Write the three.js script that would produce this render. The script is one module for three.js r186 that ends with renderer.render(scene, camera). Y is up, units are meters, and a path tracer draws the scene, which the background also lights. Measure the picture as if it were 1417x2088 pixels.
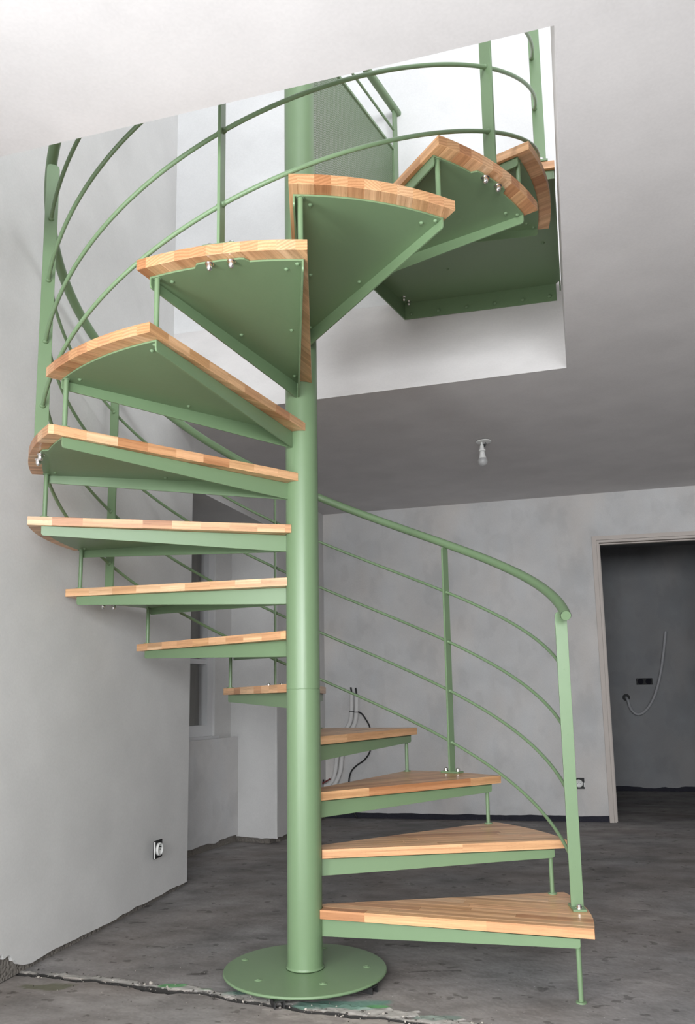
import * as THREE from 'three';
import { RoundedBoxGeometry } from 'three/addons/geometries/RoundedBoxGeometry.js';
import { mergeGeometries } from 'three/addons/utils/BufferGeometryUtils.js';
import { RectAreaLightUniformsLib } from 'three/addons/lights/RectAreaLightUniformsLib.js';

// ------------------------------------------------------------------ camera
const scene = new THREE.Scene();
const camera = new THREE.PerspectiveCamera(64.9687, 1417 / 2088, 0.05, 60);
camera.position.set(0.0738, 0.8448, 2.7501);
camera.rotation.set(0.1586, -0.024, -0.015, 'YXZ');
camera.setViewOffset(1417, 2088, 9.446, -119.76, 1417, 2088);

// ------------------------------------------------------------------ light
const renderer = new THREE.WebGLRenderer({ antialias: true });
renderer.toneMapping = THREE.LinearToneMapping;
renderer.toneMappingExposure = 1.0;
renderer.shadowMap.enabled = true;
scene.background = new THREE.Color(0.78, 0.88, 1.0);
RectAreaLightUniformsLib.init();
function daylight(w, h, pos, target, intensity, color) {
  const l = new THREE.RectAreaLight(color, intensity, w, h);
  l.position.set(...pos); l.lookAt(...target); scene.add(l);
  return l;
}
const DAY = new THREE.Color(0.95, 0.98, 1.0);
daylight(1.5, 1.6, [-1.42, 0.82, 2.35], [0.5, 0.82, 2.9], 13, DAY);            // French window in the left wall, behind the camera
daylight(2.6, 1.0, [-0.3, 1.4, 4.74], [-0.3, 1.4, 0], 25, DAY);                  // wide window behind the camera
daylight(1.5, 1.5, [0.35, 5.0, 1.2], [0.35, 0, 1.0], 2, DAY);                 // roof light over the stairwell
daylight(1.6, 1.3, [-0.4, 4.1, 4.2], [0.2, 3.2, 0], 14, DAY);                  // upstairs window
daylight(1.4, 1.3, [2.4, 4.1, 4.7], [-0.6, 2.9, 0], 16, DAY);                  // second upstairs window

// ------------------------------------------------------------------ tools
function rng(seed) { let s = seed >>> 0; return () => { s = (s + 0x6D2B79F5) >>> 0; let t = s; t = Math.imul(t ^ (t >>> 15), t | 1); t ^= t + Math.imul(t ^ (t >>> 7), t | 61); return ((t ^ (t >>> 14)) >>> 0) / 4294967296; }; }
const rad = (d) => d * Math.PI / 180;
const V = (x, y, z) => new THREE.Vector3(x, y, z);
const V2 = (x, y) => new THREE.Vector2(x, y);
const lerp = (a, b, t) => a + (b - a) * t;
const clamp = (x, a = 0, b = 1) => Math.min(b, Math.max(a, x));
const smooth = (a, b, x) => { const t = clamp((x - a) / (b - a)); return t * t * (3 - 2 * t); };
// value noise, lattice wraps at period p
const PERM = (() => { const r = rng(7), a = [...Array(256).keys()]; for (let i = 255; i > 0; i--) { const j = Math.floor(r() * (i + 1)); [a[i], a[j]] = [a[j], a[i]]; } return a; })();
function noise(x, y, p = 256, q = p, seed = 0) {
  const xi = Math.floor(x), yi = Math.floor(y), xf = x - xi, yf = y - yi;
  const h = (i, j) => PERM[(PERM[(((i % p) + p) % p + seed * 37) & 255] + ((j % q) + q) % q + seed * 11) & 255] / 255;
  const u = xf * xf * (3 - 2 * xf), v = yf * yf * (3 - 2 * yf);
  return lerp(lerp(h(xi, yi), h(xi + 1, yi), u), lerp(h(xi, yi + 1), h(xi + 1, yi + 1), u), v);
}
function fbm(x, y, o = 4, p = 256, q = p, seed = 0) { let s = 0, a = 0.5, n = 0; for (let i = 0; i < o; i++) { s += a * noise(x, y, p, q, seed + i); n += a; a *= 0.5; x *= 2; y *= 2; p *= 2; q *= 2; } return s / n; }
function texture(w, h, fn, srgb = true) {
  const d = new Uint8Array(w * h * 4);
  for (let j = 0; j < h; j++) for (let i = 0; i < w; i++) { const c = fn(i / w, j / h, i, j), k = (j * w + i) * 4; d[k] = clamp(c[0]) * 255; d[k + 1] = clamp(c[1]) * 255; d[k + 2] = clamp(c[2]) * 255; d[k + 3] = 255; }
  const t = new THREE.DataTexture(d, w, h);
  t.wrapS = t.wrapT = THREE.RepeatWrapping; t.magFilter = THREE.LinearFilter; t.minFilter = THREE.LinearMipmapLinearFilter; t.generateMipmaps = true;
  if (srgb) t.colorSpace = THREE.SRGBColorSpace;
  t.needsUpdate = true;
  return t;
}
const count = {};
function numbered(n) { const k = count[n] = (count[n] ?? -1) + 1; return k ? `${n}_${String(k).padStart(3, '0')}` : n; }
function shadows(m) { m.castShadow = true; m.receiveShadow = true; return m; }
function mesh(name, geo, mat, parent) { const m = shadows(new THREE.Mesh(Array.isArray(geo) ? mergeGeometries(geo.map(plain)) : geo, mat)); m.name = parent === scene ? numbered(name) : name; parent.add(m); return m; }
function plain(g) { const h = g.index ? g.toNonIndexed() : g.clone(); for (const k of Object.keys(h.attributes)) if (!['position', 'normal', 'uv'].includes(k)) h.deleteAttribute(k); return h; }
function part(name, parent) { const g = new THREE.Group(); g.name = name; parent.add(g); return g; }
function thing(name, label, category, group) { const o = new THREE.Group(); o.name = numbered(name); o.userData = { label, category }; if (group) o.userData.group = group; scene.add(o); return o; }
function struct(name) { const o = new THREE.Group(); o.name = name; o.userData = { kind: 'structure' }; scene.add(o); return o; }
function tubeThrough(pts, r, seg = 40, rs = 10, closed = false) { return new THREE.TubeGeometry(new THREE.CatmullRomCurve3(pts.map((p) => Array.isArray(p) ? V(...p) : p), closed, 'centripetal'), seg, r, rs, closed); }
function cyl(r1, r2, h, seg, pos) { const g = new THREE.CylinderGeometry(r1, r2, h, seg); g.translate(...pos); return g; }

// ------------------------------------------------------------------ materials
const WALLTEX = texture(512, 512, (u, v) => { const a = fbm(u * 6, v * 6, 4, 6, 6, 3), b = noise(u * 200, v * 200, 200, 200, 5); const k = 0.93 + 0.07 * a + 0.02 * (b - 0.5); return [k, k, k]; });
const WALLBUMP = texture(512, 512, (u, v) => { const k = 0.7 * noise(u * 170, v * 170, 170, 170, 1) + 0.3 * noise(u * 60, v * 60, 60, 60, 9); return [k, k, k]; }, false);
function wallMat(r, g, b, rough = 0.92, bump = 0.00018) { return new THREE.MeshStandardMaterial({ color: new THREE.Color(r, g, b), roughness: rough, map: WALLTEX, bumpMap: WALLBUMP, bumpScale: bump }); }
const PLASTERTEX = texture(1024, 1024, (u, v) => {                     // unpainted skimmed plaster: cloudy grey and buff patches with hard-edged smears
  const a = fbm(u * 4, v * 4, 5, 4, 4, 11), b = fbm(u * 7 + 0.3, v * 3, 4, 7, 3, 21), g = noise(u * 400, v * 400, 400, 400, 2);
  const smear = smooth(0.5, 0.68, fbm(u * 9, v * 5, 5, 9, 5, 31)) * 0.025;
  const k = 0.87 + 0.10 * (a - 0.5) - smear + 0.03 * (g - 0.5), w = 0.028 * (b - 0.5);
  return [k + w, k, k - w * 0.9];
});
const M = {
  wall: wallMat(0.73, 0.72, 0.71), wallUp: wallMat(0.76, 0.76, 0.765), ceiling: wallMat(0.70, 0.675, 0.67, 0.92, 0.00006),
  plaster: new THREE.MeshStandardMaterial({ color: new THREE.Color(0.88, 0.86, 0.85), roughness: 0.9, map: PLASTERTEX, bumpMap: WALLBUMP, bumpScale: 0.0004 }),
  masonry: new THREE.MeshStandardMaterial({ color: new THREE.Color(0.11, 0.105, 0.1), roughness: 1, bumpMap: WALLBUMP, bumpScale: 0.006 }),
  mortar: new THREE.MeshStandardMaterial({ color: new THREE.Color(0.27, 0.24, 0.21), roughness: 1, map: PLASTERTEX, bumpMap: WALLBUMP, bumpScale: 0.006 }),
  membrane: new THREE.MeshStandardMaterial({ color: new THREE.Color(0.022, 0.022, 0.035), roughness: 0.8, bumpMap: WALLBUMP, bumpScale: 0.003 }),
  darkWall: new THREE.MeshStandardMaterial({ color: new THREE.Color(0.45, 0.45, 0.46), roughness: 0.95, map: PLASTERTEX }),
  casing: new THREE.MeshStandardMaterial({ color: new THREE.Color(0.58, 0.52, 0.48), roughness: 0.6 }),
  pvc: new THREE.MeshStandardMaterial({ color: new THREE.Color(0.72, 0.72, 0.73), roughness: 0.45 }),
  white: new THREE.MeshStandardMaterial({ color: new THREE.Color(0.78, 0.78, 0.76), roughness: 0.45 }),
  black: new THREE.MeshStandardMaterial({ color: new THREE.Color(0.012, 0.012, 0.013), roughness: 0.6 }),
  gapShade: new THREE.MeshStandardMaterial({ color: new THREE.Color(0.03, 0.028, 0.026), roughness: 1 }),  // near-black colour that paints the shade inside the floor crack
  hose: new THREE.MeshStandardMaterial({ color: new THREE.Color(0.5, 0.5, 0.52), roughness: 0.6 }),
  foam: new THREE.MeshStandardMaterial({ color: new THREE.Color(0.72, 0.71, 0.7), roughness: 0.8 }),
  red: new THREE.MeshStandardMaterial({ color: new THREE.Color(0.16, 0.02, 0.02), roughness: 0.6 }),
  chrome: new THREE.MeshStandardMaterial({ color: new THREE.Color(0.82, 0.8, 0.79), roughness: 0.13, metalness: 1 }),
  glass: new THREE.MeshPhysicalMaterial({ color: 0xffffff, roughness: 0.02, transmission: 1, thickness: 0 }),
  curtain: new THREE.MeshStandardMaterial({ color: new THREE.Color(0.16, 0.14, 0.12), roughness: 1 }),
  shutter: new THREE.MeshStandardMaterial({ color: new THREE.Color(0.10, 0.09, 0.08), roughness: 0.8 }),
  stone: new THREE.MeshStandardMaterial({ color: new THREE.Color(0.32, 0.3, 0.28), roughness: 1 }),
  steelShim: new THREE.MeshStandardMaterial({ color: new THREE.Color(0.05, 0.05, 0.05), roughness: 0.5, metalness: 0.6 }),
};
const POWDER = texture(256, 256, (u, v) => { const k = noise(u * 128, v * 128, 128, 128, 4); return [k, k, k]; }, false);
M.green = new THREE.MeshStandardMaterial({ color: new THREE.Color(0.166, 0.252, 0.136), roughness: 0.36, bumpMap: POWDER, bumpScale: 0.00012 });

// glued rubberwood: lower half of the sheet is long grain (1 m x 0.25 m), upper half is end grain
const WOODTEX = texture(1024, 1024, (u, v) => {
  let k, d = 0;
  if (v < 0.5) {
    const y = v * 2, wave = 0.05 * (fbm(u * 3, y * 4, 3, 3, 4, 41) - 0.5);
    const bands = fbm(u * 2, (y + wave) * 26, 4, 2, 26, 43), fine = noise(u * 24, y * 260, 24, 260, 45);
    const pore = noise(u * 70, y * 330, 70, 330, 47);
    k = 0.79 + 0.42 * (bands - 0.5) + 0.12 * (fine - 0.5); d = smooth(0.86, 0.97, pore) * 0.16;
  } else {
    const x = u * 12, y = (v - 0.5) * 2 * 6, cx = Math.floor(x / 2) * 2 + noise(Math.floor(x / 2), 1, 6, 6, 3) * 2, r = Math.hypot(x - cx, y + 1.5 + 2 * noise(x * 0.5, 2, 6, 6, 2)) + 0.25 * fbm(u * 12, v * 12, 3, 12, 12, 51);
    const ring = 0.5 + 0.5 * Math.sin(r * 27), fine = noise(u * 300, v * 300, 300, 300, 53);
    k = 0.66 + 0.13 * (ring - 0.5) + 0.24 * (fbm(u * 6, v * 6, 3, 6, 6, 55) - 0.5) + 0.07 * (fine - 0.5);
  }
  const t = clamp(k - d);
  return [0.30 + 0.70 * t, 0.14 + 0.72 * t, 0.02 + 0.68 * t];
});
const WOODS = [[1, 0.98, 0.95], [0.95, 0.86, 0.76], [0.9, 0.78, 0.64], [1.0, 0.92, 0.84], [0.83, 0.68, 0.56], [0.97, 0.84, 0.74], [0.92, 0.83, 0.7], [0.7, 0.52, 0.4]].map((c) => new THREE.MeshStandardMaterial({ color: new THREE.Color(c[0] * 0.97, c[1] * 0.93, c[2] * 0.93), roughness: 0.33, map: WOODTEX }));

// ------------------------------------------------------------------ the room
const FL = -0.033;                                                // concrete floor; the stair's base plate stands a little proud of it
const ceilY = (x, z) => 2.25 + 0.018 * (-z - 0.87) + 0.02 * x;
const TOP = 5.15;
const LW0 = V(-0.937, 0, -0.104), LWt = V(0.2588, 0, -0.9659).normalize();       // left wall runs from beside the crack to the window bay
const BW0 = V(0.344, 0, -3.446), BWu = V(0.973, 0, 0.231).normalize();           // back wall, left to right
const FWb = V(1.149, 0, -0.574), FWa = V(0.0358, 0, -0.8924), FWu = FWb.clone().sub(FWa).normalize();   // far side of the stairwell opening
const along = (p, u, s) => V(p.x + u.x * s, p.y + (u.y || 0) * s, p.z + u.z * s);
// a sheet of wall: outline in (run along u, height), thick outwards; the room is on the side u x up
function sheet(name, p0, u, outline, holes, thick, mat, parent, setback = 0) {
  const sh = new THREE.Shape(outline.map((q) => V2(q[0], q[1])));
  for (const h of holes || []) sh.holes.push(new THREE.Path(h.map((q) => V2(q[0], q[1]))));
  const g = new THREE.ExtrudeGeometry(sh, { depth: thick, bevelEnabled: false });
  g.translate(0, 0, -thick - setback);
  const w = new THREE.Vector3().crossVectors(u, V(0, 1, 0));
  g.applyMatrix4(new THREE.Matrix4().makeBasis(u, V(0, 1, 0), w).setPosition(p0.x, 0, p0.z));
  return mesh(name, g, mat, parent);
}
const box = (a, b, c, d) => [[a, c], [b, c], [b, d], [a, d]];
function ragged(a, b, yBase, top, amp, seed, step = 0.012, extra) {               // bottom edge of a plaster coat that stops short of the floor
  const pts = [], r = rng(seed);
  for (let s = a; s < b; s += step * (0.6 + 0.8 * r())) { const e = extra ? extra(s) : 0; pts.push([s, yBase + e + amp * (fbm(s * 9 + seed, seed * 1.7, 4) - 0.35) * 2]); }
  pts.push([b, yBase + amp * 0.3], [b, top], [a, top]);
  return pts;
}
// floor
const crack = [[-2.6, -0.62], [-1.5, -0.30], [-0.937, -0.104], [-0.786, -0.06], [-0.62, 0.0], [-0.492, 0.054], [-0.38, 0.085], [-0.267, 0.141], [-0.13, 0.2], [0.003, 0.266], [0.17, 0.325], [0.354, 0.395], [0.7, 0.5], [1.4, 0.68], [3, 1.1], [7.2, 2.1]];
const crackZ = (x) => { for (let i = 1; i < crack.length; i++) if (x <= crack[i][0]) { const a = crack[i - 1], b = crack[i]; return lerp(a[1], b[1], (x - a[0]) / (b[0] - a[0])); } return 2.1; };
const FX0 = -1.2, FZ0 = -3.9, FS = 4.5;
const REACH = [[-1.2, 0.01], [-0.8, 0.02], [-0.62, 0.032], [-0.5, 0.024], [-0.43, 0.02], [-0.38, 0.05], [-0.3, 0.03], [-0.13, 0.05], [0.05, 0.06], [0.2, 0.072], [0.32, 0.07], [0.42, 0.05], [0.6, 0.02], [3, 0]];
const reachAt = (x) => { for (let i = 1; i < REACH.length; i++) if (x <= REACH[i][0]) { const a = REACH[i - 1], b = REACH[i]; return lerp(a[1], b[1], clamp((x - a[0]) / (b[0] - a[0]))); } return 0; };
function limeMask(x, z) {
  const dz = z - crackZ(x), r = reachAt(x); if (r < 0.002 || dz > 0.2 || dz < -0.14) return 0;
  const e = 0.045 * (fbm(x * 24 + 90, z * 30 + 90, 4) - 0.5), up = smooth(-r - 0.006, -r + 0.006, dz + e);
  const down = dz < 0 ? 1 : (x > -0.12 ? 0.55 * (1 - smooth(0.03, 0.11, dz + 2.5 * e)) : 1 - smooth(0, 0.012, dz));
  return up * down * smooth(0.36, 0.44, fbm(x * 20 + 50, z * 34 + 50, 4) + (dz < 0 ? 0.06 : 0));
}
const floorTone = (x, z) => {
  const p = x * 1.0, q = z * 1.0;
  const big = fbm(p * 1.3 + 20, q * 1.7 + 20, 5), mid = fbm(p * 6 + 40, q * 9 + 40, 5), warp = fbm(p * 3 + 9, q * 3 + 70, 3);
  const fine = noise(p * 160 + 500, q * 160 + 500), arc = Math.sin(Math.hypot(p - 0.1 + warp * 0.2, (q + 1.0) * 1.3) * 95) * smooth(0.5, 0.65, fbm(p * 2.3 + 60, q * 2.3 + 5, 3));
  let k = 0.52 + 0.20 * (big - 0.5) + 0.17 * (mid - 0.5) + 0.035 * (fine - 0.5) + 0.008 * arc, w = 0.012 + 0.03 * (warp - 0.5);
  const cl = fbm(p * 11 + 60, q * 15 + 31, 5); k += 0.13 * (cl - 0.5);
  const dk = smooth(0.735, 0.765, fbm(p * 21 + 3, q * 30 + 8, 4)); k -= 0.12 * dk;                // chips and smudges
  const st = smooth(0.60, 0.66, fbm((p + q) * 5 + 11, (q - 0.4 * p) * 26 + 30, 4)); k -= 0.018 * st; // trowel streaks
  if (noise(p * 95 + 900, q * 95 + 300) > 0.982) k += 0.22;                                    // white specks
  if (noise(p * 60 + 300, q * 75 + 800) > 0.978) k -= 0.2;
  let c = [k + w, k, k - w * 0.7];
  const dz = z - crackZ(x), lime = limeMask(x, z);                                             // lime and filler along the joint
  const lc = 0.70 + 0.24 * (fbm(p * 40, q * 60, 3) - 0.5) - (noise(p * 130 + 77, q * 130 + 9) > 0.93 ? 0.4 : 0);
  c = c.map((v, i) => lerp(v, lc * [1, 0.985, 0.95][i], lime * 0.9));
  const blot = (cx, cz, rx, rz) => 1 - smooth(0.55, 1.0, Math.hypot((x - cx) / rx, (z - cz) / rz) + 1.1 * (fbm(p * 18 + 5, q * 28 + 5, 4) - 0.5));
  const teal = Math.max(blot(0.12, 0.245, 0.17, 0.045), 0.8 * blot(-0.17, 0.12, 0.1, 0.03), 0.5 * blot(0.38, 0.35, 0.08, 0.03));
  c = c.map((v, i) => lerp(v, [0.36, 0.52, 0.46][i] * (0.85 + 0.3 * mid), teal * 0.8));
  const lush = Math.max(blot(0.215, 0.262, 0.045, 0.02), blot(-0.41, 0.045, 0.05, 0.022), 0.5 * blot(-0.3, 0.085, 0.03, 0.015));
  c = c.map((v, i) => lerp(v, [0.36, 0.62, 0.38][i], lush * 0.8));
  const moss = blot(-0.82, 0.02, 0.1, 0.035); c = c.map((v, i) => lerp(v, [0.33, 0.35, 0.26][i], moss * 0.6));
  if (dz > 0) { const b = 0.05 * (fbm(p * 8, q * 12 + 7, 4) - 0.4); c = [c[0] + b + 0.012, c[1] + b, c[2] + b - 0.012]; }
  const near = blot(-0.35, -0.06, 0.045, 0.014); c = c.map((v) => v - 0.16 * near);              // dark smear
  return c;
};
const FLOORTEX = texture(2048, 2048, (u, v) => floorTone(FX0 + u * FS, FZ0 + v * FS));
const FLOORBUMP = texture(1024, 1024, (u, v) => { const k = 0.5 * fbm(u * 16, v * 16, 4, 16, 16, 6) + 0.5 * fbm(u * 70, v * 70, 3, 70, 70, 8); return [k, k, k]; }, false);
FLOORBUMP.repeat.set(3, 3);
M.floor = new THREE.MeshStandardMaterial({ map: FLOORTEX, bumpMap: FLOORBUMP, bumpScale: 0.003, roughness: 0.78, color: new THREE.Color(0.95, 0.93, 0.94) });
function floorPiece(name, pts, y, mat, thick = 0.05) {
  const g = new THREE.ExtrudeGeometry(new THREE.Shape(pts.map((q) => V2(q[0], -q[1]))), { depth: thick, bevelEnabled: false });
  g.rotateX(-Math.PI / 2); g.translate(0, y - thick, 0);
  const p = g.attributes.position, uv = g.attributes.uv;
  for (let i = 0; i < p.count; i++) uv.setXY(i, (p.getX(i) - FX0) / FS, (p.getZ(i) - FZ0) / FS);
  const m = mesh(name, g, [mat, M.gapShade], scene); m.userData.kind = 'structure'; return m;  // side faces take the dark colour, so the crack's shade is painted in
}
{
  const r = rng(91), far = [], near = [];
  for (let x = -2.6; x <= 7.2; x += (x > -1 && x < 0.6) ? 0.012 : 0.06) {
    const z = crackZ(x), j = 0.034 * (fbm(x * 22 + 90, 3, 5) - 0.5), gap = (x < -0.55 ? 0.008 + 0.008 * noise(x * 30 + 90, 5) : 0.003 + 0.02 * noise(x * 26 + 90, 6) * smooth(0.3, 0.6, noise(x * 6 + 90, 9) + 0.15)) + 0.02 * Math.exp(-(((x + 0.46) / 0.06) ** 2));
    far.push([x, z + j]); near.push([x, z + j + gap + 0.008 * (fbm(x * 40 + 90, 8, 3) - 0.4)]);
  }
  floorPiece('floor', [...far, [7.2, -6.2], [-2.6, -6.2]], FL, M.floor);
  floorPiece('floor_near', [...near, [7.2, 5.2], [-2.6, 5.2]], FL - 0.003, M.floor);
  // low ridge of lime and filler squeezed up along the joint
  const nx = 620, nz = 22, pos = [], uvs = [], idx = [], rx0 = -0.95, rx1 = 0.66;
  for (let i = 0; i <= nx; i++) { const x = lerp(rx0, rx1, i / nx), z1 = crackZ(x) + 0.034 * (fbm(x * 22 + 90, 3, 5) - 0.5) + 0.001; for (let j = 0; j <= nz; j++) { const z = lerp(z1 - 0.105, z1, j / nz), m = limeMask(x, z); pos.push(x, FL - 0.0015 + smooth(0.1, 0.7, m) * (0.001 + 0.0055 * fbm(x * 36 + 90, z * 44 + 90, 4)), z); uvs.push((x - FX0) / FS, (z - FZ0) / FS); } }
  for (let i = 0; i < nx; i++) for (let j = 0; j < nz; j++) { const a = i * (nz + 1) + j, b = a + nz + 1; idx.push(a, a + 1, b, b, a + 1, b + 1); }
  const rg = new THREE.BufferGeometry(); rg.setAttribute('position', new THREE.Float32BufferAttribute(pos, 3)); rg.setAttribute('uv', new THREE.Float32BufferAttribute(uvs, 2)); rg.setIndex(idx); rg.computeVertexNormals();
  mesh('floor_filler', rg, M.floor, scene).userData.kind = 'structure';
  const base = mesh('floor_base', new THREE.BoxGeometry(9.8, 0.04, 11.4).translate(2.3, FL - 0.072, -0.5), M.gapShade, scene); base.userData.kind = 'structure';  // same painted shade at the bottom of the crack
}
// left wall: one face from the floor to the upper storey, a French window behind the camera
{
  const w = struct('wall_left');
  const win = box(-3.35, -1.75, FL + 0.02, 2.1);
  const chip = (s) => s < 0.02 ? 0.075 * smooth(0.02, -0.12, s) * (0.25 + 0.6 * noise(s * 30 + 50, 2) + 0.6 * noise(s * 110 + 50, 7)) : 0;
  const coat = ragged(-5.6, 1.2835, FL + 0.017, TOP, 0.009, 5, 0.009, chip);
  sheet('plaster_coat', LW0, LWt, coat, [win], 0.012, M.wall, w);
  sheet('masonry', LW0, LWt, box(-5.6, 1.2835, FL, TOP), [win], 0.30, M.mortar, w, 0.0125);
}
// window bay beyond it
const bayA = V(-0.69, 0, -2.10), bayT = V(0.413, 0, -0.911).normalize(), bayF = V(-0.2335, 0, -2.421), bayB = V(-0.488, 0, -2.546);
{
  const w = struct('wall_bay');
  sheet('apron', bayA, bayT, ragged(-0.85, 0.49, FL + 0.035, 0.618, 0.016, 17), null, 0.012, M.plaster, w);
  sheet('apron_masonry', bayA, bayT, box(-0.85, 0.49, FL, 0.612), null, 0.2, M.mortar, w, 0.0125);
  sheet('window_wall', bayA, bayT, box(-0.9, 0.66, 0.6, 1.96), [box(-0.62, 0.297, 0.632, 1.90)], 0.22, M.wall, w, 0.06);
  const ru = bayF.clone().sub(bayB).normalize(), rl = bayF.distanceTo(bayB);
  sheet('return_wall', bayB, ru, ragged(-0.16, rl, FL + 0.03, 2.36, 0.012, 23), null, 0.012, M.wall, w);
  sheet('return_masonry', bayB, ru, box(-0.16, rl - 0.06, FL, 2.36), null, 0.2, M.mortar, w, 0.0125);
  const K = V(0.071, 0, -3.511), du = K.clone().sub(bayF).normalize();
  sheet('pier_wall', bayF, du, ragged(0, K.distanceTo(bayF) + 0.05, FL + 0.03, 2.42, 0.012, 29), null, 0.012, M.wall, w);
  sheet('pier_masonry', bayF, du, box(0.1, K.distanceTo(bayF) + 0.05, FL, 2.42), null, 0.12, M.mortar, w, 0.0125);
  const c = along(LW0, LWt, 1.2835), lu = bayF.clone().sub(c).normalize();
  sheet('lintel', c, lu, box(0, bayF.distanceTo(c), 1.945, 2.42), null, 0.75, M.wall, w);
  sheet('outer_wall', along(bayA, V(-0.911, 0, -0.413), 0.42), bayT, box(-1.2, 1.0, FL, 2.3), null, 0.1, M.masonry, w, 0.1);
}
{ // window in the bay: white casement with a transom, dark curtain behind
  const w = struct('window_1');
  const P = (s, d) => V(bayA.x + bayT.x * s - 0.911 * d, 0, bayA.z + bayT.z * s - 0.413 * d);
  const pr = (name, a, b, c, d, t, set, mat) => sheet(name, bayA, bayT, box(a, b, c, d), null, t, mat, w, set);
  pr('window_frame', -0.62, 0.297, 0.632, 0.70, 0.05, 0.075, M.pvc); pr('window_frame', -0.62, 0.297, 1.83, 1.90, 0.05, 0.075, M.pvc);
  pr('window_frame', 0.235, 0.297, 0.70, 1.83, 0.05, 0.075, M.pvc); pr('window_frame', -0.62, -0.56, 0.70, 1.83, 0.05, 0.075, M.pvc);
  pr('window_sash', -0.21, -0.13, 0.70, 1.83, 0.045, 0.08, M.pvc);
  pr('transom', -0.56, 0.235, 1.075, 1.105, 0.035, 0.085, M.pvc);
  pr('window_sill', -0.62, 0.31, 0.612, 0.633, 0.09, 0.035, M.pvc);
  pr('window_pane', -0.56, 0.235, 0.70, 1.83, 0.004, 0.11, M.glass);
  const pts = []; for (let i = 0; i <= 60; i++) { const s = -0.6 + i * 0.0152; pts.push([s, 0.02 * Math.sin(i * 1.05) + 0.006 * Math.sin(i * 2.3)]); }
  const sh = new THREE.Shape([...pts.map((q) => V2(...q)), ...pts.slice().reverse().map((q) => V2(q[0], q[1] - 0.004))]);
  const g = new THREE.ExtrudeGeometry(sh, { depth: 1.24, bevelEnabled: false }); g.rotateX(-Math.PI / 2);
  g.applyMatrix4(new THREE.Matrix4().makeBasis(bayT, V(0, 1, 0), new THREE.Vector3().crossVectors(bayT, V(0, 1, 0))).setPosition(bayA.x - 0.911 * 0.2, 0.64, bayA.z - 0.413 * 0.2));
  mesh('curtain', g, M.curtain, w);
}
// back wall with the doorway
{
  const w = struct('wall_back');
  const hole = [[1.80, FL - 0.02], [2.65, FL - 0.02], [2.65, 1.965], [1.80, 1.965]];
  const coat = ragged(-0.32, 1.80, FL + 0.04, 2.45, 0.006, 37, 0.012).slice(0, -2);
  coat.push([1.80, 1.965], [2.65, 1.965], [2.65, FL + 0.03], [6.9, FL + 0.03], [6.9, 2.52], [-0.32, 2.45]);
  sheet('plaster_coat', BW0, BWu, coat, null, 0.014, M.plaster, w);
  sheet('masonry', BW0, BWu, [[-0.32, FL], [1.80, FL], [1.80, 1.965], [2.65, 1.965], [2.65, FL], [6.9, FL], [6.9, 2.52], [-0.32, 2.45]], null, 0.086, M.membrane, w, 0.0145);
}
{
  const w = struct('door_1');                                     // painted wooden door casing, no leaf
  const leg = (name, a, b, c, d, t, set) => sheet(name, BW0, BWu, box(a, b, c, d), null, t, M.casing, w, set);
  leg('casing', 1.757, 1.787, FL, 2.005, 0.03, -0.014); leg('casing', 1.787, 2.69, 1.975, 2.005, 0.03, -0.014); leg('casing', 2.66, 2.69, FL, 1.975, 0.03, -0.014);
  leg('jamb', 1.789, 1.806, FL, 1.973, 0.07, -0.006); leg('jamb', 1.806, 2.642, 1.956, 1.973, 0.07, -0.006); leg('jamb', 2.642, 2.658, FL, 1.973, 0.07, -0.006);
  leg('stop', 1.808, 1.816, FL, 1.954, 0.04, 0.03); leg('stop', 1.816, 2.634, 1.946, 1.954, 0.04, 0.03); leg('stop', 2.634, 2.64, FL, 1.954, 0.04, 0.03);
}
{ // unlit room behind the doorway
  const w = struct('wall_inner'), into = V(0.231, 0, -0.973), P = along(BW0, into, 1.965);
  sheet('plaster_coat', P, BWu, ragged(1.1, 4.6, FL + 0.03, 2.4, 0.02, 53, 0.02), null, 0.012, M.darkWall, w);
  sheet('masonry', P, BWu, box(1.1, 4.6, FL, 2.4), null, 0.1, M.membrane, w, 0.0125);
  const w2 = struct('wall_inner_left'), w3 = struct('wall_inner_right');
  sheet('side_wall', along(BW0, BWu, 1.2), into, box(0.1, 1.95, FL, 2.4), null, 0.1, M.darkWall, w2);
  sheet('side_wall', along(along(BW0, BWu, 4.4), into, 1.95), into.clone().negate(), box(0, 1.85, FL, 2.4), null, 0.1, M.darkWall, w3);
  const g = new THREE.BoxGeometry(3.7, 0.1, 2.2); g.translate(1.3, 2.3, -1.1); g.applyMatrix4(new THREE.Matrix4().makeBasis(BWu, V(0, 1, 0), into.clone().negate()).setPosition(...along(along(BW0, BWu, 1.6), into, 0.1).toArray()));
  const m = mesh('ceiling_inner', g, M.darkWall, scene); m.userData.kind = 'structure';
}
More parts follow.
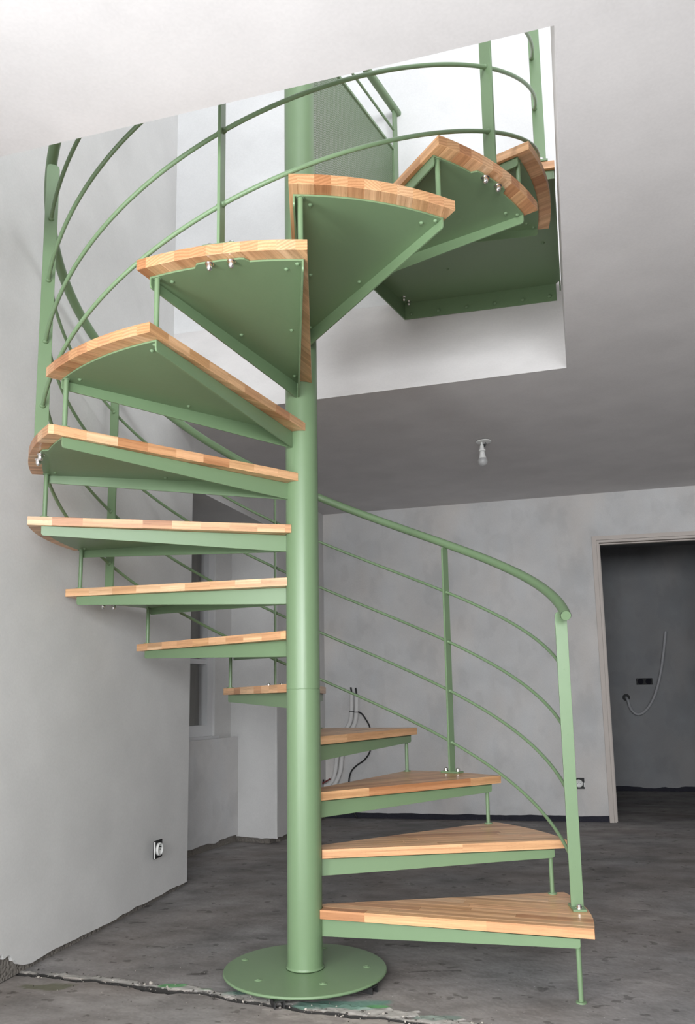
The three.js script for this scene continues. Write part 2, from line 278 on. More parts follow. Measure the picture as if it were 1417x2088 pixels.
// ceiling slab with the stairwell opening
{
  const outer = [[-2.6, -4.2], [7.0, -4.2], [7.0, 5.2], [-2.6, 5.2]];
  const hole = [[-1.19, 0.763], [0.5657, 1.2874], [1.149, -0.574], [-0.68, -1.0975]];
  const sh = new THREE.Shape(outer.map((q) => V2(q[0], -q[1])));
  sh.holes.push(new THREE.Path(hole.map((q) => V2(q[0], -q[1]))));
  const g = new THREE.ExtrudeGeometry(sh, { depth: 1, bevelEnabled: false }); g.rotateX(-Math.PI / 2);
  const p = g.attributes.position; for (let i = 0; i < p.count; i++) p.setY(i, p.getY(i) > 0.5 ? 2.68 : ceilY(p.getX(i), p.getZ(i)));
  g.computeVertexNormals();
  const m = mesh('ceiling', g, M.ceiling, scene); m.userData.kind = 'structure';
}
{ // upper storey
  const w = struct('wall_upper_far');
  sheet('wall_face', FWa, FWu, box(-0.78, 4.4, 2.68, TOP), null, 0.2, M.wallUp, w);
  const r = struct('wall_upper_right'); sheet('wall_face', V(4.2, 0, 5), V(0, 0, -1).applyAxisAngle(V(0, 1, 0), Math.PI), box(-6, 0.2, 2.68, TOP), null, 0.2, M.wallUp, r);
}
{
  // rear and right walls, roof: behind the camera
  const rr = struct('wall_right'); sheet('wall_face', V(6.8, 0, -2.8), V(0, 0, 1), box(-0.5, 8, FL, TOP), null, 0.2, M.wall, rr);
  const re = struct('wall_rear');
  sheet('wall_face', V(4.4, 0, 4.9), V(-1, 0, 0), box(-2.6, 7, FL, TOP), [box(3.3, 6.1, 0.8, 2.0), box(3.9, 5.7, 3.4, 4.8), box(1.2, 2.8, 3.4, 4.8)], 0.25, M.wall, re);
  const sh = new THREE.Shape([V2(-2.6, 2.2), V2(7, 2.2), V2(7, -5.2), V2(-2.6, -5.2)]);
  sh.holes.push(new THREE.Path([V2(-0.4, -0.45), V2(1.1, -0.45), V2(1.1, -1.95), V2(-0.4, -1.95)]));
  const g = new THREE.ExtrudeGeometry(sh, { depth: 0.25, bevelEnabled: false }); g.rotateX(-Math.PI / 2); g.translate(0, TOP, 0);
  const m = mesh('ceiling_upper', g, M.wallUp, scene); m.userData.kind = 'structure';
  // window frames that admit the daylight
  const fr = (name, p0, u, a, b, c, d, set, mull) => { const s = struct(name), t = 0.06; for (const q of [[a, b, c, c + t], [a, b, d - t, d], [a, a + t, c + t, d - t], [b - t, b, c + t, d - t], ...mull.map((x) => [x - 0.04, x + 0.04, c + t, d - t])]) sheet('window_frame', p0, u, box(...q), null, 0.06, M.pvc, s, 0.12); sheet('window_pane', p0, u, box(a + t, b - t, c + t, d - t), null, 0.004, M.glass, s, 0.15); };
  fr('window_2', LW0, LWt, -3.35, -1.75, FL + 0.02, 2.1, 0, [-2.55]);
  fr('window_3', V(4.4, 0, 4.9), V(-1, 0, 0), 3.3, 6.1, 0.8, 2.0, 0, [4.25, 5.15]);
  fr('window_4', V(4.4, 0, 4.9), V(-1, 0, 0), 3.9, 5.7, 3.4, 4.8, 0, [4.8]); fr('window_5', V(4.4, 0, 4.9), V(-1, 0, 0), 1.2, 2.8, 3.4, 4.8, 0, [2.0]);
}

// ------------------------------------------------------------------ the spiral staircase
const RISE = 0.18, STEP = 0.46036, TH0 = -0.356569, R = 0.8985, RC = 0.05666, WD = 0.0284, WIDE = rad(29.32);
const stair = thing('spiral_staircase', 'pale green steel spiral staircase with glued wooden treads round a central column', 'staircase');
const angleOf = (k) => TH0 + (k - 1) * STEP;
const polar = (r, a, y = 0) => V(r * Math.cos(a), y, -r * Math.sin(a));
{ // column: two tubes meeting in a fine seam, welded to the base disc
  const S = 0.881, pts = [[0, -0.002], [RC + 0.005, -0.002], [RC + 0.0045, 0.003], [RC, 0.008], [RC, S - 0.0012], [RC - 0.0018, S - 0.0006], [RC - 0.0018, S + 0.0006], [RC, S + 0.0012], [RC, 3.80], [RC - 0.004, 3.805], [0, 3.806]];
  const prof = []; for (let i = 0; i < pts.length; i++) { const a = pts[i]; prof.push(V2(...a)); }
  const g = new THREE.LatheGeometry(prof, 64);
  mesh('column', plain(g), M.green, stair);
  const b = part('base_plate', stair);
  const d = [[0, -0.012], [0.258, -0.012], [0.2605, -0.0105], [0.262, -0.008], [0.262, -0.006], [0.2605, -0.0035], [0.258, -0.002], [0, -0.002]].map((q) => V2(...q));
  mesh('disc', new THREE.LatheGeometry(d, 96), M.green, b);
  for (const [x, z] of [[-0.201, -0.092], [-0.141, 0.11], [0.058, 0.154], [0.197, 0.006], [0.06, -0.2]]) mesh('anchor_bolt', [cyl(0.010, 0.013, 0.003, 20, [x, -0.001, z]), cyl(0.005, 0.007, 0.002, 6, [x, 0.001, z])], M.green, b);
  for (const [x, z, t] of [[-0.075, 0.235, 0.3], [0.195, 0.14, 0.9], [-0.2, -0.1, 2.2]]) {
    const g2 = mergeGeometries([new THREE.BoxGeometry(0.004, 0.021, 0.05).translate(-0.014, 0, 0), new THREE.BoxGeometry(0.004, 0.021, 0.05).translate(0.014, 0, 0), new THREE.BoxGeometry(0.032, 0.003, 0.05).translate(0, 0.009, 0)]);
    g2.rotateY(t); g2.translate(x, -0.0225, z); mesh('levelling_shim', g2, M.steelShim, b);
  }
}
// --- shapes shared by all treads, built for a front edge along +x
function clipBelow(poly, axis, lim, keepGreater) {
  const out = []; const ins = (q) => keepGreater ? q[axis] >= lim : q[axis] <= lim;
  for (let i = 0; i < poly.length; i++) { const a = poly[i], b = poly[(i + 1) % poly.length]; if (ins(a)) out.push(a); if (ins(a) !== ins(b)) { const t = (lim - a[axis]) / (b[axis] - a[axis]); out.push([lerp(a[0], b[0], t), lerp(a[1], b[1], t)]); } }
  return out;
}
const woodOutline = [];
{
  const inner = RC + 0.0015, a0 = rad(-12.3), a1 = WIDE + rad(38.6);
  woodOutline.push([inner * Math.cos(a0), inner * Math.sin(a0)]);
  for (let i = 0; i <= 28; i++) woodOutline.push([R * Math.cos(WIDE * i / 28), R * Math.sin(WIDE * i / 28)]);
  for (let i = 0; i <= 8; i++) { const a = lerp(a1, a0, i / 8); if (i < 8) woodOutline.push([inner * Math.cos(a), inner * Math.sin(a)]); }
}
function stave(poly, thick, r) {
  const q = poly.filter((p, i) => { const n = poly[(i + 1) % poly.length]; return Math.hypot(p[0] - n[0], p[1] - n[1]) > 4e-4; });
  if (q.length < 3) return null;
  let ar = 0; for (let i = 0; i < q.length; i++) { const a = q[i], b = q[(i + 1) % q.length]; ar += a[0] * b[1] - b[0] * a[1]; } if (Math.abs(ar) < 1.2e-4) return null;
  const e = 0.0007;
  const g = new THREE.ExtrudeGeometry(new THREE.Shape(q.map((p) => V2(...p))), { depth: thick - 2 * e, bevelEnabled: true, bevelThickness: e, bevelSize: e, bevelOffset: -e, bevelSegments: 1, curveSegments: 1 });
  g.translate(0, 0, e);
  const p = g.attributes.position, n = g.attributes.normal, uv = g.attributes.uv, ou = r(), ov = 0.02 + r() * 0.36, eu = r(), ev = 0.52 + r() * 0.3, v0 = Math.min(...q.map((c) => c[1]));
  for (let i = 0; i < p.count; i++) {
    const x = p.getX(i), y = p.getY(i) - v0, z = p.getZ(i), ax = Math.abs(n.getX(i)), az = Math.abs(n.getZ(i));
    if (az > 0.6) uv.setXY(i, x + ou, ov + y * 2 * 0.9);
    else if (ax > 0.75) uv.setXY(i, eu + y * 1.4, ev + z * 2.2);
    else uv.setXY(i, x + ou, ov + 0.01 + z * 2);
  }
  g.rotateX(-Math.PI / 2);
  return g;
}
function makeStaves(outline, thick, width, lo, hi, seed, parent, y) {
  const r = rng(seed), ys = outline.map((q) => q[1]), y0 = Math.min(...ys), y1 = Math.max(...ys);
  const off = r() * width * 0.6;
  for (let v = y0 - off; v < y1; v += width) {
    let strip = clipBelow(clipBelow(outline, 1, Math.max(v, y0), true), 1, Math.min(v + width, y1), false);
    if (strip.length < 3) continue;
    const x0 = Math.min(...strip.map((q) => q[0])), x1 = Math.max(...strip.map((q) => q[0]));
    let a = x0, first = true;
    while (a < x1 - 1e-4) {
      let b = a + lerp(lo, hi, r()) * (first ? lerp(0.4, 1, r()) : 1); if (x1 - b < 0.09) b = x1; first = false;
      const g = stave(clipBelow(clipBelow(strip, 0, a, true), 0, b, false), thick, r); a = b;
      if (!g) { r(); continue; }
      const m = mesh('stave', g, WOODS[Math.floor(r() * WOODS.length)], parent); m.position.y = y;
    }
  }
}
// steel bracket: plate, two tapered flanges, domed screws
const INS = 0.009, RP = 0.857;
function offsetEdge(a, side) { // points of the plate's edge parallel to the radial line at angle a, INS inside it
  const d = [Math.cos(a), Math.sin(a)], n = [-Math.sin(a) * side, Math.cos(a) * side], at = (r) => { const t = Math.sqrt(r * r - INS * INS); return [d[0] * t + n[0] * INS, d[1] * t + n[1] * INS]; };
  return at;
}
const frontAt = offsetEdge(0, 1), backAt = offsetEdge(WIDE, -1);
function plateGeo(tab) {
  const o = [], A = frontAt(RP), B = backAt(RP), aA = Math.atan2(A[1], A[0]), aB = Math.atan2(B[1], B[0]);
  const ri = RC - 0.003, N = 40;
  for (let i = 0; i <= N; i++) {
    const a = lerp(aA, aB, i / N), deg = a * 180 / Math.PI; let rr = RP;
    if (tab) rr += 0.0165 * smooth(9.9, 10.6, deg) * (1 - smooth(18.7, 19.4, deg));
    o.push(V2(rr * Math.cos(a), rr * Math.sin(a)));
  }
  const bi = backAt(ri), fi = frontAt(ri); o.push(V2(bi[0], bi[1]), V2(ri * Math.cos(WIDE / 2), ri * Math.sin(WIDE / 2)), V2(fi[0], fi[1]));
  const g = new THREE.ExtrudeGeometry(new THREE.Shape(o), { depth: 0.0042, bevelEnabled: true, bevelThickness: 0.0004, bevelSize: 0.0004, bevelOffset: -0.0004, bevelSegments: 1 });
  g.rotateX(-Math.PI / 2); g.translate(0, -0.0046, 0); return g;
}
function flangeGeo(at, side) {
  const A = at(RC - 0.004), B = at(RP), L = Math.hypot(B[0] - A[0], B[1] - A[1]), u = [(B[0] - A[0]) / L, (B[1] - A[1]) / L];
  const D1 = 0.031, D0 = 0.0575, rc = 0.011, s = new THREE.Shape();
  s.moveTo(0, 0); s.lineTo(L, 0); s.lineTo(L, -D1 + rc); s.quadraticCurveTo(L, -D1, L - rc, -D1);
  const N = 14; for (let i = 1; i <= N; i++) { const t = i / N; s.lineTo((L - rc) * (1 - t), -lerp(D1, D0, t * 0.82 + 0.18 * smooth(0, 1, t))); }
  const g = new THREE.ExtrudeGeometry(s, { depth: 0.004, bevelEnabled: true, bevelThickness: 0.0005, bevelSize: 0.0005, bevelOffset: -0.0005, bevelSegments: 1 });
  g.translate(0, 0, side > 0 ? -0.0045 : -0.0005);
  g.applyMatrix4(new THREE.Matrix4().makeBasis(V(u[0], 0, -u[1]), V(0, 1, 0), V(u[1], 0, u[0])).setPosition(A[0], 0, -A[1]));
  return g;
}
const PLATE = plateGeo(false), PLATETAB = plateGeo(true), FFRONT = flangeGeo(frontAt, 1), FBACK = flangeGeo(backAt, -1);
const SCREW = (() => { const p = [[0, -0.0052], [0.0028, -0.0048], [0.0052, -0.0032], [0.0064, -0.0008], [0.0064, 0.0004], [0, 0.0004]].map((q) => V2(...q)); return mergeGeometries([plain(new THREE.LatheGeometry(p, 14)), plain(new THREE.TorusGeometry(0.0026, 0.0007, 5, 6).rotateX(Math.PI / 2).translate(0, -0.005, 0))]); })();
const SCREWS = [[0.82, 3.7], [0.817, 25.7], [0.842, 27.7], [0.47, 5.6], [0.468, 24.8], [0.123, 17.5]];
function capNut() { // washer, hexagon and dome, hanging down from y = 0
  return mergeGeometries([plain(cyl(0.0115, 0.0115, 0.002, 24, [0, -0.001, 0])), plain(cyl(0.0092, 0.0092, 0.008, 6, [0, -0.006, 0])), plain(new THREE.SphereGeometry(0.0082, 18, 10, 0, Math.PI * 2, Math.PI / 2, Math.PI / 2).scale(1, 1.35, 1).translate(0, -0.0095, 0))]);
}
const NUT = capNut(), NUTTOP = mergeGeometries([plain(cyl(0.0115, 0.0115, 0.002, 24, [0, 0.001, 0])), plain(cyl(0.0092, 0.0092, 0.006, 6, [0, 0.005, 0])), plain(new THREE.SphereGeometry(0.0078, 16, 8, 0, Math.PI * 2, 0, Math.PI / 2).scale(1, 0.8, 1).translate(0, 0.0078, 0))]);
const ROD_R = 0.849, ROD_A = rad(1.9);
function rodGeo(h) { return [cyl(0.0072, 0.0072, h, 20, [0, -h / 2, 0]), cyl(0.0150, 0.0155, 0.004, 24, [0, -h + 0.002, 0]), cyl(0.011, 0.011, 0.003, 20, [0, -0.0015, 0])]; }
const PT = 0.0046;
for (let k = 1; k <= 14; k++) {
  const a = angleOf(k), y = k * RISE - WD;
  const t = part('tread', stair); t.rotation.y = a;
  makeStaves(woodOutline, WD, 0.0428, 0.3, 0.62, 1000 + k * 17, t, y);
  const s = part('tread_bracket', stair); s.rotation.y = a; s.position.y = y - 0.0005;
  mesh('plate', k % 2 ? PLATETAB : PLATE, M.green, s); mesh('flange', FFRONT, M.green, s); mesh('flange', FBACK, M.green, s);
  for (const [r, d] of SCREWS) { const m = mesh('screw', SCREW, M.green, s); m.position.copy(polar(r, rad(d), -PT)); }
  const top = y - PT, foot = k === 1 ? FL : (k - 1) * RISE;
  const rod = mesh('spacer_rod', rodGeo(top - foot), M.green, stair); rod.position.copy(polar(ROD_R, a + ROD_A, top));
}
// --- landing: wooden deck on a folded steel tray bolted to the far side of the opening
const LY = 15 * RISE;
{
  const P = [[0.065, 0.02], [0.897, 0.212], [1.124, -0.545], [1.11, -0.578], [0.455, -0.764], [0.035, -0.055]];
  const out = P.map((q) => [q[0], -q[1]]).reverse();
  // outline in the frame of the front edge
  const fa = Math.atan2(-(0.212 - 0.02), 0.897 - 0.065), c = Math.cos(-fa), s = Math.sin(-fa);
  let loc = P.map((q) => { const x = q[0], v = -q[1]; return [x * c - v * s, x * s + v * c]; });
  const t = part('landing_deck', stair); t.rotation.y = fa;
  makeStaves(loc, WD, 0.115, 0.5, 0.9, 77, t, LY - WD);
  const b = part('landing_tray', stair), yb = LY - WD - 0.0005, I = [[0.06, 0.03], [0.893, 0.198], [1.134, -0.555], [1.126, -0.578], [0.462, -0.756], [0.03, -0.05]];
  const sh = new THREE.Shape(I.map((q) => V2(q[0], -q[1])));
  const g = new THREE.ExtrudeGeometry(sh, { depth: 0.0045, bevelEnabled: false }); g.rotateX(-Math.PI / 2); g.translate(0, yb - 0.0045, 0);
  mesh('plate', g, M.green, b);
  const strip = (name, p, q, h0, h1) => { const L = Math.hypot(q[0] - p[0], q[1] - p[1]), u = V((q[0] - p[0]) / L, 0, (q[1] - p[1]) / L); const sp = new THREE.Shape([V2(0, 0), V2(L, 0), V2(L, -h1), V2(0, -h0)]); const e = new THREE.ExtrudeGeometry(sp, { depth: 0.005, bevelEnabled: true, bevelThickness: 0.0005, bevelSize: 0.0005, bevelOffset: -0.0005, bevelSegments: 1 }); e.translate(0, 0, -0.005); e.applyMatrix4(new THREE.Matrix4().makeBasis(u, V(0, 1, 0), new THREE.Vector3().crossVectors(u, V(0, 1, 0))).setPosition(p[0], yb, p[1])); return mesh(name, e, M.green, b); };
  strip('flange', I[4], I[3], 0.084, 0.084);
  strip('flange', [I[0][0], I[0][1]], I[1], 0.06, 0.033);
  strip('flange', I[4], I[5], 0.084, 0.06); strip('flange', I[2], I[1], 0.05, 0.033);
  for (let i = 0; i < 6; i++) { const f = [0.05, 0.235, 0.42, 0.605, 0.785, 0.955][i], x = lerp(I[4][0], I[3][0], f), z = lerp(I[4][1], I[3][1], f); const bolt = mesh('bolt', [plain(new THREE.SphereGeometry(0.0075, 14, 8).scale(1, 1, 0.6)), plain(new THREE.CylinderGeometry(0.009, 0.009, 0.002, 16).rotateX(Math.PI / 2))], M.green, b); bolt.position.set(x - 0.275 * 0.007, yb - 0.062, z + 0.961 * 0.007); bolt.rotation.y = -0.279; }
  for (const [x, z] of [[0.443, -0.70], [0.470, -0.742]]) { const m = mesh('cap_nut', NUT, M.chrome, b); m.position.set(x + 0.012, yb - 0.0045, z + 0.006); }
  for (const [x, z] of [[0.72, -0.02], [0.62, -0.45], [0.98, -0.25], [0.40, -0.35]]) { const m = mesh('screw', SCREW, M.green, b); m.position.set(x, yb - 0.0045, z); }
}
// --- balusters, thin rails and the handrail
const PR = 0.868, PA = rad(14.7), H_RAIL = 0.968, BARS = [0.125, 0.335, 0.54, 0.75];
class Helix extends THREE.Curve {
  constructor(r, a0, a1, off) { super(); Object.assign(this, { r, a0, a1, off }); }
  getPoint(t, o = V(0, 0, 0)) { const a = lerp(this.a0, this.a1, t), y = RISE + this.off + RISE * (a - TH0 - PA) / STEP; return o.set(this.r * Math.cos(a), y, -this.r * Math.sin(a)); }
}
function postGeo(h) {
  const w = 0.0195, s = new THREE.Shape(); s.moveTo(-w, 0.004); s.lineTo(w, 0.004); s.lineTo(w, h - 0.018); s.quadraticCurveTo(w, h - 0.002, w * 0.35, h); s.lineTo(-w * 0.35, h); s.quadraticCurveTo(-w, h - 0.002, -w, h - 0.018);
  const g = new THREE.ExtrudeGeometry(s, { depth: 0.0064, bevelEnabled: true, bevelThickness: 0.0008, bevelSize: 0.0008, bevelOffset: -0.0008, bevelSegments: 2 }); g.translate(0, 0, -0.0032); return g;
}
const POST = postGeo(H_RAIL - 0.024);
const FOOT = new RoundedBoxGeometry(0.042, 0.008, 0.086, 2, 0.0015).translate(0, 0.004, 0);
const posts = [1, 3, 5, 7, 9, 11, 13].map((k) => ({ a: angleOf(k) + PA, y: k * RISE, k }));
posts.push({ a: angleOf(15) + rad(0.3), y: LY, k: 15, last: true });
for (const q of posts) {
  const b = part('baluster', stair); b.position.copy(polar(q.last ? 0.878 : PR, q.a, q.y)); b.rotation.y = q.a;
  mesh('post_bar', q.last ? postGeo(H_RAIL - 0.012 - 0.095) : POST, M.green, b);
  mesh('foot_plate', FOOT, M.green, b);
  for (const s of [-1, 1]) { const n = mesh('bolt_head', NUTTOP, M.chrome, b); n.position.set(0, 0.008, s * 0.029); }
  if (!q.last) for (const s of [-1, 1]) { const n = mesh('cap_nut', NUT, M.chrome, b); n.position.set(0.001, -WD - 0.0005 - PT, s * 0.029); }
}
for (let i = 0; i + 1 < posts.length; i++) {
  const p = posts[i], q = posts[i + 1], e = 0.0045 / PR;
  for (const h of BARS) {
    const c = new Helix(PR, p.a + e, q.a - e, h + (0)), ends = [c.getPoint(0), c.getPoint(1)];
    mesh('rail_bar', [new THREE.TubeGeometry(c, 64, 0.006, 12, false), ...ends.map((v, j) => new THREE.SphereGeometry(0.0092, 12, 8).scale(1, 0.8, 1).translate(v.x, v.y, v.z))], M.green, stair);
  }
}
{
  const h = part('handrail', stair), c = new Helix(0.873, angleOf(1) + rad(9.2), posts[7].a + rad(3), H_RAIL - 0.008);
  mesh('tube', new THREE.TubeGeometry(c, 520, 0.0172, 18, false), M.green, h);
  for (const t of [0, 1]) { const g = new THREE.CylinderGeometry(0.0158, 0.0166, 0.006, 28); const m = mesh('end_cap', g, M.green, h), d = c.getTangent(t); m.position.copy(c.getPoint(t)); m.quaternion.setFromUnitVectors(V(0, 1, 0), d.multiplyScalar(t ? 1 : -1)); }
  const d = c.getTangent(0), p = c.getPoint(0), up = V(0, 1, 0), side = new THREE.Vector3().crossVectors(d, up).normalize();
  const hole = mesh('vent_hole', new THREE.SphereGeometry(0.0026, 10, 8), M.black, h); hole.position.copy(p).addScaledVector(d, -0.002).addScaledVector(side, 0.0).addScaledVector(V(-0.8, 0.55, 0).normalize(), 0.0155);
}
// --- guard along the landing's open edge
{
  const dir = V(0.455, 0, -0.764).normalize(), ang = Math.atan2(0.764, 0.455);
  const put = (m) => { m.rotation.y = ang; return m; };
  const post = part('guard_post', stair); put(post); post.position.copy(dir.clone().multiplyScalar(0.862)).setY(LY);
  mesh('post_bar', postGeo(0.955), M.green, post); mesh('foot_plate', FOOT, M.green, post);
  put(mesh('guard_rail', [new RoundedBoxGeometry(0.86, 0.034, 0.034, 3, 0.012).translate(0.06 + 0.43, LY + 0.968, 0)], M.green, stair));
  put(mesh('guard_bar', [cyl(0.006, 0.006, 0.80, 12, [0, 0, 0]).rotateZ(Math.PI / 2).translate(0.455, LY + 0.845, 0)], M.green, stair));
  const panel = part('mesh_panel', stair); put(panel);
  const x0 = 0.066, x1 = 0.842, y0 = LY + 0.03, y1 = LY + 0.73;
  const bar = (a, b, c, d) => new THREE.BoxGeometry(b - a, d - c, 0.012).translate((a + b) / 2, (c + d) / 2, 0);
  mesh('panel_frame', [bar(x0, x1, y1, y1 + 0.012), bar(x0, x1, y0 - 0.012, y0), bar(x0, x0 + 0.012, y0, y1), bar(x1 - 0.012, x1, y0, y1)], M.green, panel);
  const cw = 0.022, ch = 0.0105, nx = Math.floor((x1 - x0 - 0.024) / cw), ny = Math.floor((y1 - y0) / ch), L = Math.hypot(cw / 2, ch / 2);
  const inst = shadows(new THREE.InstancedMesh(new THREE.BoxGeometry(L + 0.001, 0.0018, 0.0028).rotateX(0.5), M.green, nx * ny * 4)); inst.name = 'expanded_mesh'; inst.userData.kind = 'stuff';
  const m4 = new THREE.Matrix4(), qa = new THREE.Quaternion(), one = V(1, 1, 1); let n = 0;
  for (let j = 0; j < ny; j++) for (let i = 0; i < nx; i++) for (const [sx, sy] of [[-1, -1], [-1, 1], [1, -1], [1, 1]]) {
    qa.setFromAxisAngle(V(0, 0, 1), -sx * sy * Math.atan2(ch, cw));
    m4.compose(V(x0 + 0.012 + (i + 0.5) * cw + sx * cw / 4, y0 + (j + 0.5) * ch + sy * ch / 4, 0), qa, one); inst.setMatrixAt(n++, m4);
  }
  panel.add(inst);
}

// ------------------------------------------------------------------ small things
{ // lamp on the ceiling
  const x = 0.988, z = -1.619, y = ceilY(x, z), L = thing('ceiling_lamp', 'bare unlit bulb in a white holder hanging from the ceiling', 'lamp'); L.position.set(x, y, z); L.rotation.z = 0.02;
  const lathe = (p, seg = 32) => new THREE.LatheGeometry(p.map((q) => V2(...q)), seg);
  mesh('ceiling_plate', lathe([[0, -0.004], [0.040, -0.004], [0.0425, -0.0055], [0.0435, -0.009], [0.041, -0.011], [0.020, -0.012], [0, -0.012]].reverse()), M.white, L);
  const h = part('lamp_holder', L); h.position.set(-0.012, 0, 0);
  mesh('holder_body', lathe([[0, -0.012], [0.006, -0.012], [0.0065, -0.028], [0.011, -0.032], [0.0135, -0.052], [0.0185, -0.056], [0.0185, -0.061], [0.0135, -0.063], [0, -0.063]].reverse()), M.white, h);
  mesh('terminal', new RoundedBoxGeometry(0.009, 0.016, 0.008, 2, 0.002).translate(0.014, -0.03, 0.004), M.black, h);
  mesh('wire', tubeThrough([[0.022, -0.011, 0], [0.024, -0.022, 0.004], [0.019, -0.032, 0.005], [0.016, -0.036, 0.004]], 0.0014, 16, 6), M.black, h);
  const b = part('bulb', L); b.position.set(-0.012, 0, 0);
  mesh('bulb_body', lathe([[0, -0.063], [0.0135, -0.063], [0.0145, -0.075], [0.018, -0.095], [0.0215, -0.103], [0.0215, -0.106], [0, -0.106]].reverse()), M.white, b);
  mesh('print_mark', new THREE.BoxGeometry(0.004, 0.005, 0.001).translate(0.002, -0.083, 0.0157), M.hose, b);
  const globe = new THREE.MeshPhysicalMaterial({ color: new THREE.Color(0.75, 0.75, 0.75), roughness: 0.35, transmission: 0.55, thickness: 0 });
  mesh('globe', lathe([[0.0215, -0.106], [0.0262, -0.115], [0.0272, -0.124], [0.0245, -0.135], [0.017, -0.143], [0.008, -0.147], [0, -0.148]].reverse()), globe, b);
}
function socket(label, p, n, frameShape) { // bare round socket in a black wall box, cover plate missing
  const s = thing('wall_socket', label, 'socket'); s.position.set(...p); s.rotation.y = Math.atan2(n[0], n[1]);
  mesh('wall_box', [new RoundedBoxGeometry(0.078, 0.076, 0.006, 2, 0.002).translate(0, 0, 0.002)], M.black, s);
  mesh('fixing_ring', [new THREE.BoxGeometry(0.006, 0.07, 0.004).translate(-0.037, 0, 0.006), new THREE.BoxGeometry(0.006, 0.03, 0.004).translate(0.037, -0.01, 0.006)], M.white, s);
  const f = part('socket_face', s);
  mesh('disc', new THREE.LatheGeometry([[0, 0], [0.027, 0], [0.0275, 0.012], [0.0255, 0.0165], [0.0215, 0.0165], [0.02, 0.009], [0, 0.008]].map((q) => V2(...q)), 40).rotateX(Math.PI / 2), M.white, f);
  for (const [x, y] of [[-0.0095, -0.002], [0.0095, -0.002]]) mesh('pin_hole', new THREE.CylinderGeometry(0.0028, 0.0028, 0.002, 12).rotateX(Math.PI / 2).translate(x, y, 0.0085), M.black, f);
  mesh('earth_pin', new THREE.CylinderGeometry(0.0024, 0.0024, 0.012, 12).rotateX(Math.PI / 2).translate(0, 0.0105, 0.013), M.black, f);
}
socket('round white power socket low on the left wall, cover plate missing', [-0.673, 0.206, -0.959], [0.966, 0.259]);
socket('round white power socket low on the back wall beside the door frame', [1.865, 0.232, -3.085], [-0.231, 0.973]);
{ // two lagged pipes and a black cable at the foot of the back wall
  const A = [[0.036, 0.202, -3.488], [0.084, 0.209, -3.477], [0.121, 0.242, -3.468], [0.144, 0.314, -3.463], [0.157, 0.411, -3.46], [0.177, 0.52, -3.455], [0.219, 0.603, -3.445], [0.26, 0.675, -3.435], [0.273, 0.774, -3.432], [0.275, 0.88, -3.432]];
  const pipe = (pts, label, dz) => {
    const t = thing('lagged_pipe', label, 'pipe', 'lagged pipes by the back wall');
    const q = pts.map((p) => V(p[0], p[1], p[2] + dz)); mesh('lagging', tubeThrough(q, 0.016, 70, 12), M.foam, t);
    const e = q[q.length - 1], s = q[0];
    mesh('pipe_end', [tubeThrough([e, [e.x - 0.002, e.y + 0.03, e.z], [e.x - 0.006, e.y + 0.055, e.z + 0.002]], 0.0065, 10, 8)], M.black, t);
    mesh('strap', [new THREE.TorusGeometry(0.0165, 0.003, 6, 20).rotateX(Math.PI / 2).translate(q[8].x, q[8].y - 0.02, q[8].z)], M.black, t);
    return t;
  };
  pipe(A, 'left of two white lagged pipes curving up the back wall behind the column', 0);
  pipe(A.map((p, i) => [p[0] + 0.036 - (i < 3 ? 0.02 : 0), p[1] - (i < 3 ? 0.025 : 0.006), p[2] + 0.008 + (i < 3 ? 0.01 : 0)]), 'right of two white lagged pipes curving up the back wall behind the column', 0.004);
  const k = thing('electric_cable', 'thin black cable looping down the back wall beside the lagged pipes', 'cable');
  mesh('sheath', tubeThrough([[0.31, 0.755, -3.42], [0.346, 0.737, -3.41], [0.378, 0.693, -3.40], [0.403, 0.645, -3.395], [0.416, 0.573, -3.392], [0.414, 0.501, -3.392], [0.395, 0.44, -3.396], [0.358, 0.393, -3.405], [0.306, 0.357, -3.417], [0.269, 0.321, -3.427], [0.25, 0.278, -3.432], [0.242, 0.2, -3.434], [0.25, 0.06, -3.43], [0.3, FL + 0.008, -3.40]], 0.0055, 90, 8), M.black, k);
  const w = thing('loose_wires', 'short black and red wire ends lying by the lagged pipes at the column', 'wires');
  mesh('wire', tubeThrough([[0.02, 0.19, -3.44], [0.05, 0.225, -3.43], [0.055, 0.255, -3.425]], 0.006, 12, 6), M.black, w);
  mesh('wire', tubeThrough([[0.04, 0.225, -3.42], [0.075, 0.245, -3.415], [0.105, 0.262, -3.41]], 0.006, 12, 6), M.red, w);
}
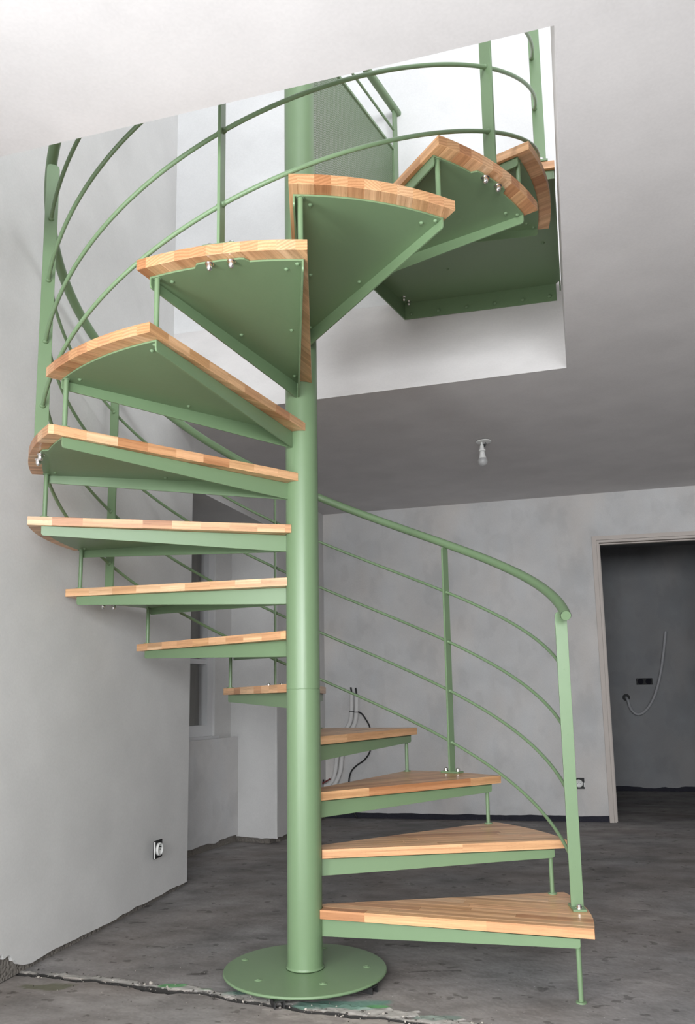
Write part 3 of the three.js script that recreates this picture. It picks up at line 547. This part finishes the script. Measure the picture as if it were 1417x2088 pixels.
{ // in the unlit room: wall box, hole and hose
  const n = V(-0.231, 0, 0.973), rot = Math.atan2(n.x, n.z);
  const b = thing('switch_box', 'black double electrical box set in the dark wall beyond the doorway', 'electrical box'); b.position.set(3.075, 0.969, -4.817); b.rotation.y = rot;
  mesh('box_rim', [new RoundedBoxGeometry(0.145, 0.06, 0.01, 2, 0.004)], M.black, b);
  for (const x of [-0.036, 0.036]) mesh('box_cup', new THREE.CylinderGeometry(0.027, 0.027, 0.006, 24).rotateX(Math.PI / 2).translate(x, 0, 0.006), M.membrane, b);
  mesh('screw', new THREE.SphereGeometry(0.006, 10, 6).translate(-0.066, -0.004, 0.006), M.chrome, b);
  const h = thing('flexible_hose', 'grey flexible hose hanging in a loop from a hole in the dark wall', 'hose');
  mesh('wall_collar', new THREE.CylinderGeometry(0.033, 0.033, 0.006, 28).rotateX(Math.PI / 2).applyMatrix4(new THREE.Matrix4().makeRotationY(rot).setPosition(2.905, 0.823, -4.852)), M.black, h);
  mesh('hose', tubeThrough([[2.905, 0.823, -4.853], [2.904, 0.80, -4.815], [2.922, 0.719, -4.80], [2.97, 0.668, -4.785], [3.03, 0.686, -4.77], [3.112, 0.793, -4.752], [3.184, 0.987, -4.735], [3.234, 1.214, -4.723], [3.27, 1.43, -4.715]], 0.0125, 90, 10), M.hose, h);
}
{ // grit and mortar crumbs along the floor joint
  const r = rng(404), N = 420, base = new THREE.IcosahedronGeometry(1, 0), m = shadows(new THREE.InstancedMesh(base, M.stone, N)); m.name = 'rubble'; m.userData = { kind: 'stuff', label: 'grey mortar crumbs scattered along the crack in the concrete floor', category: 'rubble' };
  const q = new THREE.Quaternion(), e = new THREE.Euler(), m4 = new THREE.Matrix4(), col = new THREE.Color();
  for (let i = 0; i < N; i++) {
    const x = lerp(-0.93, 0.62, r()), near = r() < 0.8, z = crackZ(x) + (near ? (r() - 0.62) * 0.07 : (r() - 0.5) * 0.4), s = lerp(0.0009, near ? 0.0052 : 0.0022, r() ** 3);
    e.set(r() * 6, r() * 6, r() * 6); q.setFromEuler(e); m4.compose(V(x, FL + s * 0.35, z), q, V(s * lerp(0.8, 1.6, r()), s * lerp(0.5, 0.9, r()), s)); m.setMatrixAt(i, m4);
    const c = r() < 0.5 ? 0.1 + 0.25 * r() : 0.6 + 0.9 * r(); col.setRGB(c, c * 0.97, c * 0.92); m.setColorAt(i, col);
  }
  scene.add(m);
}
renderer.render(scene, camera);
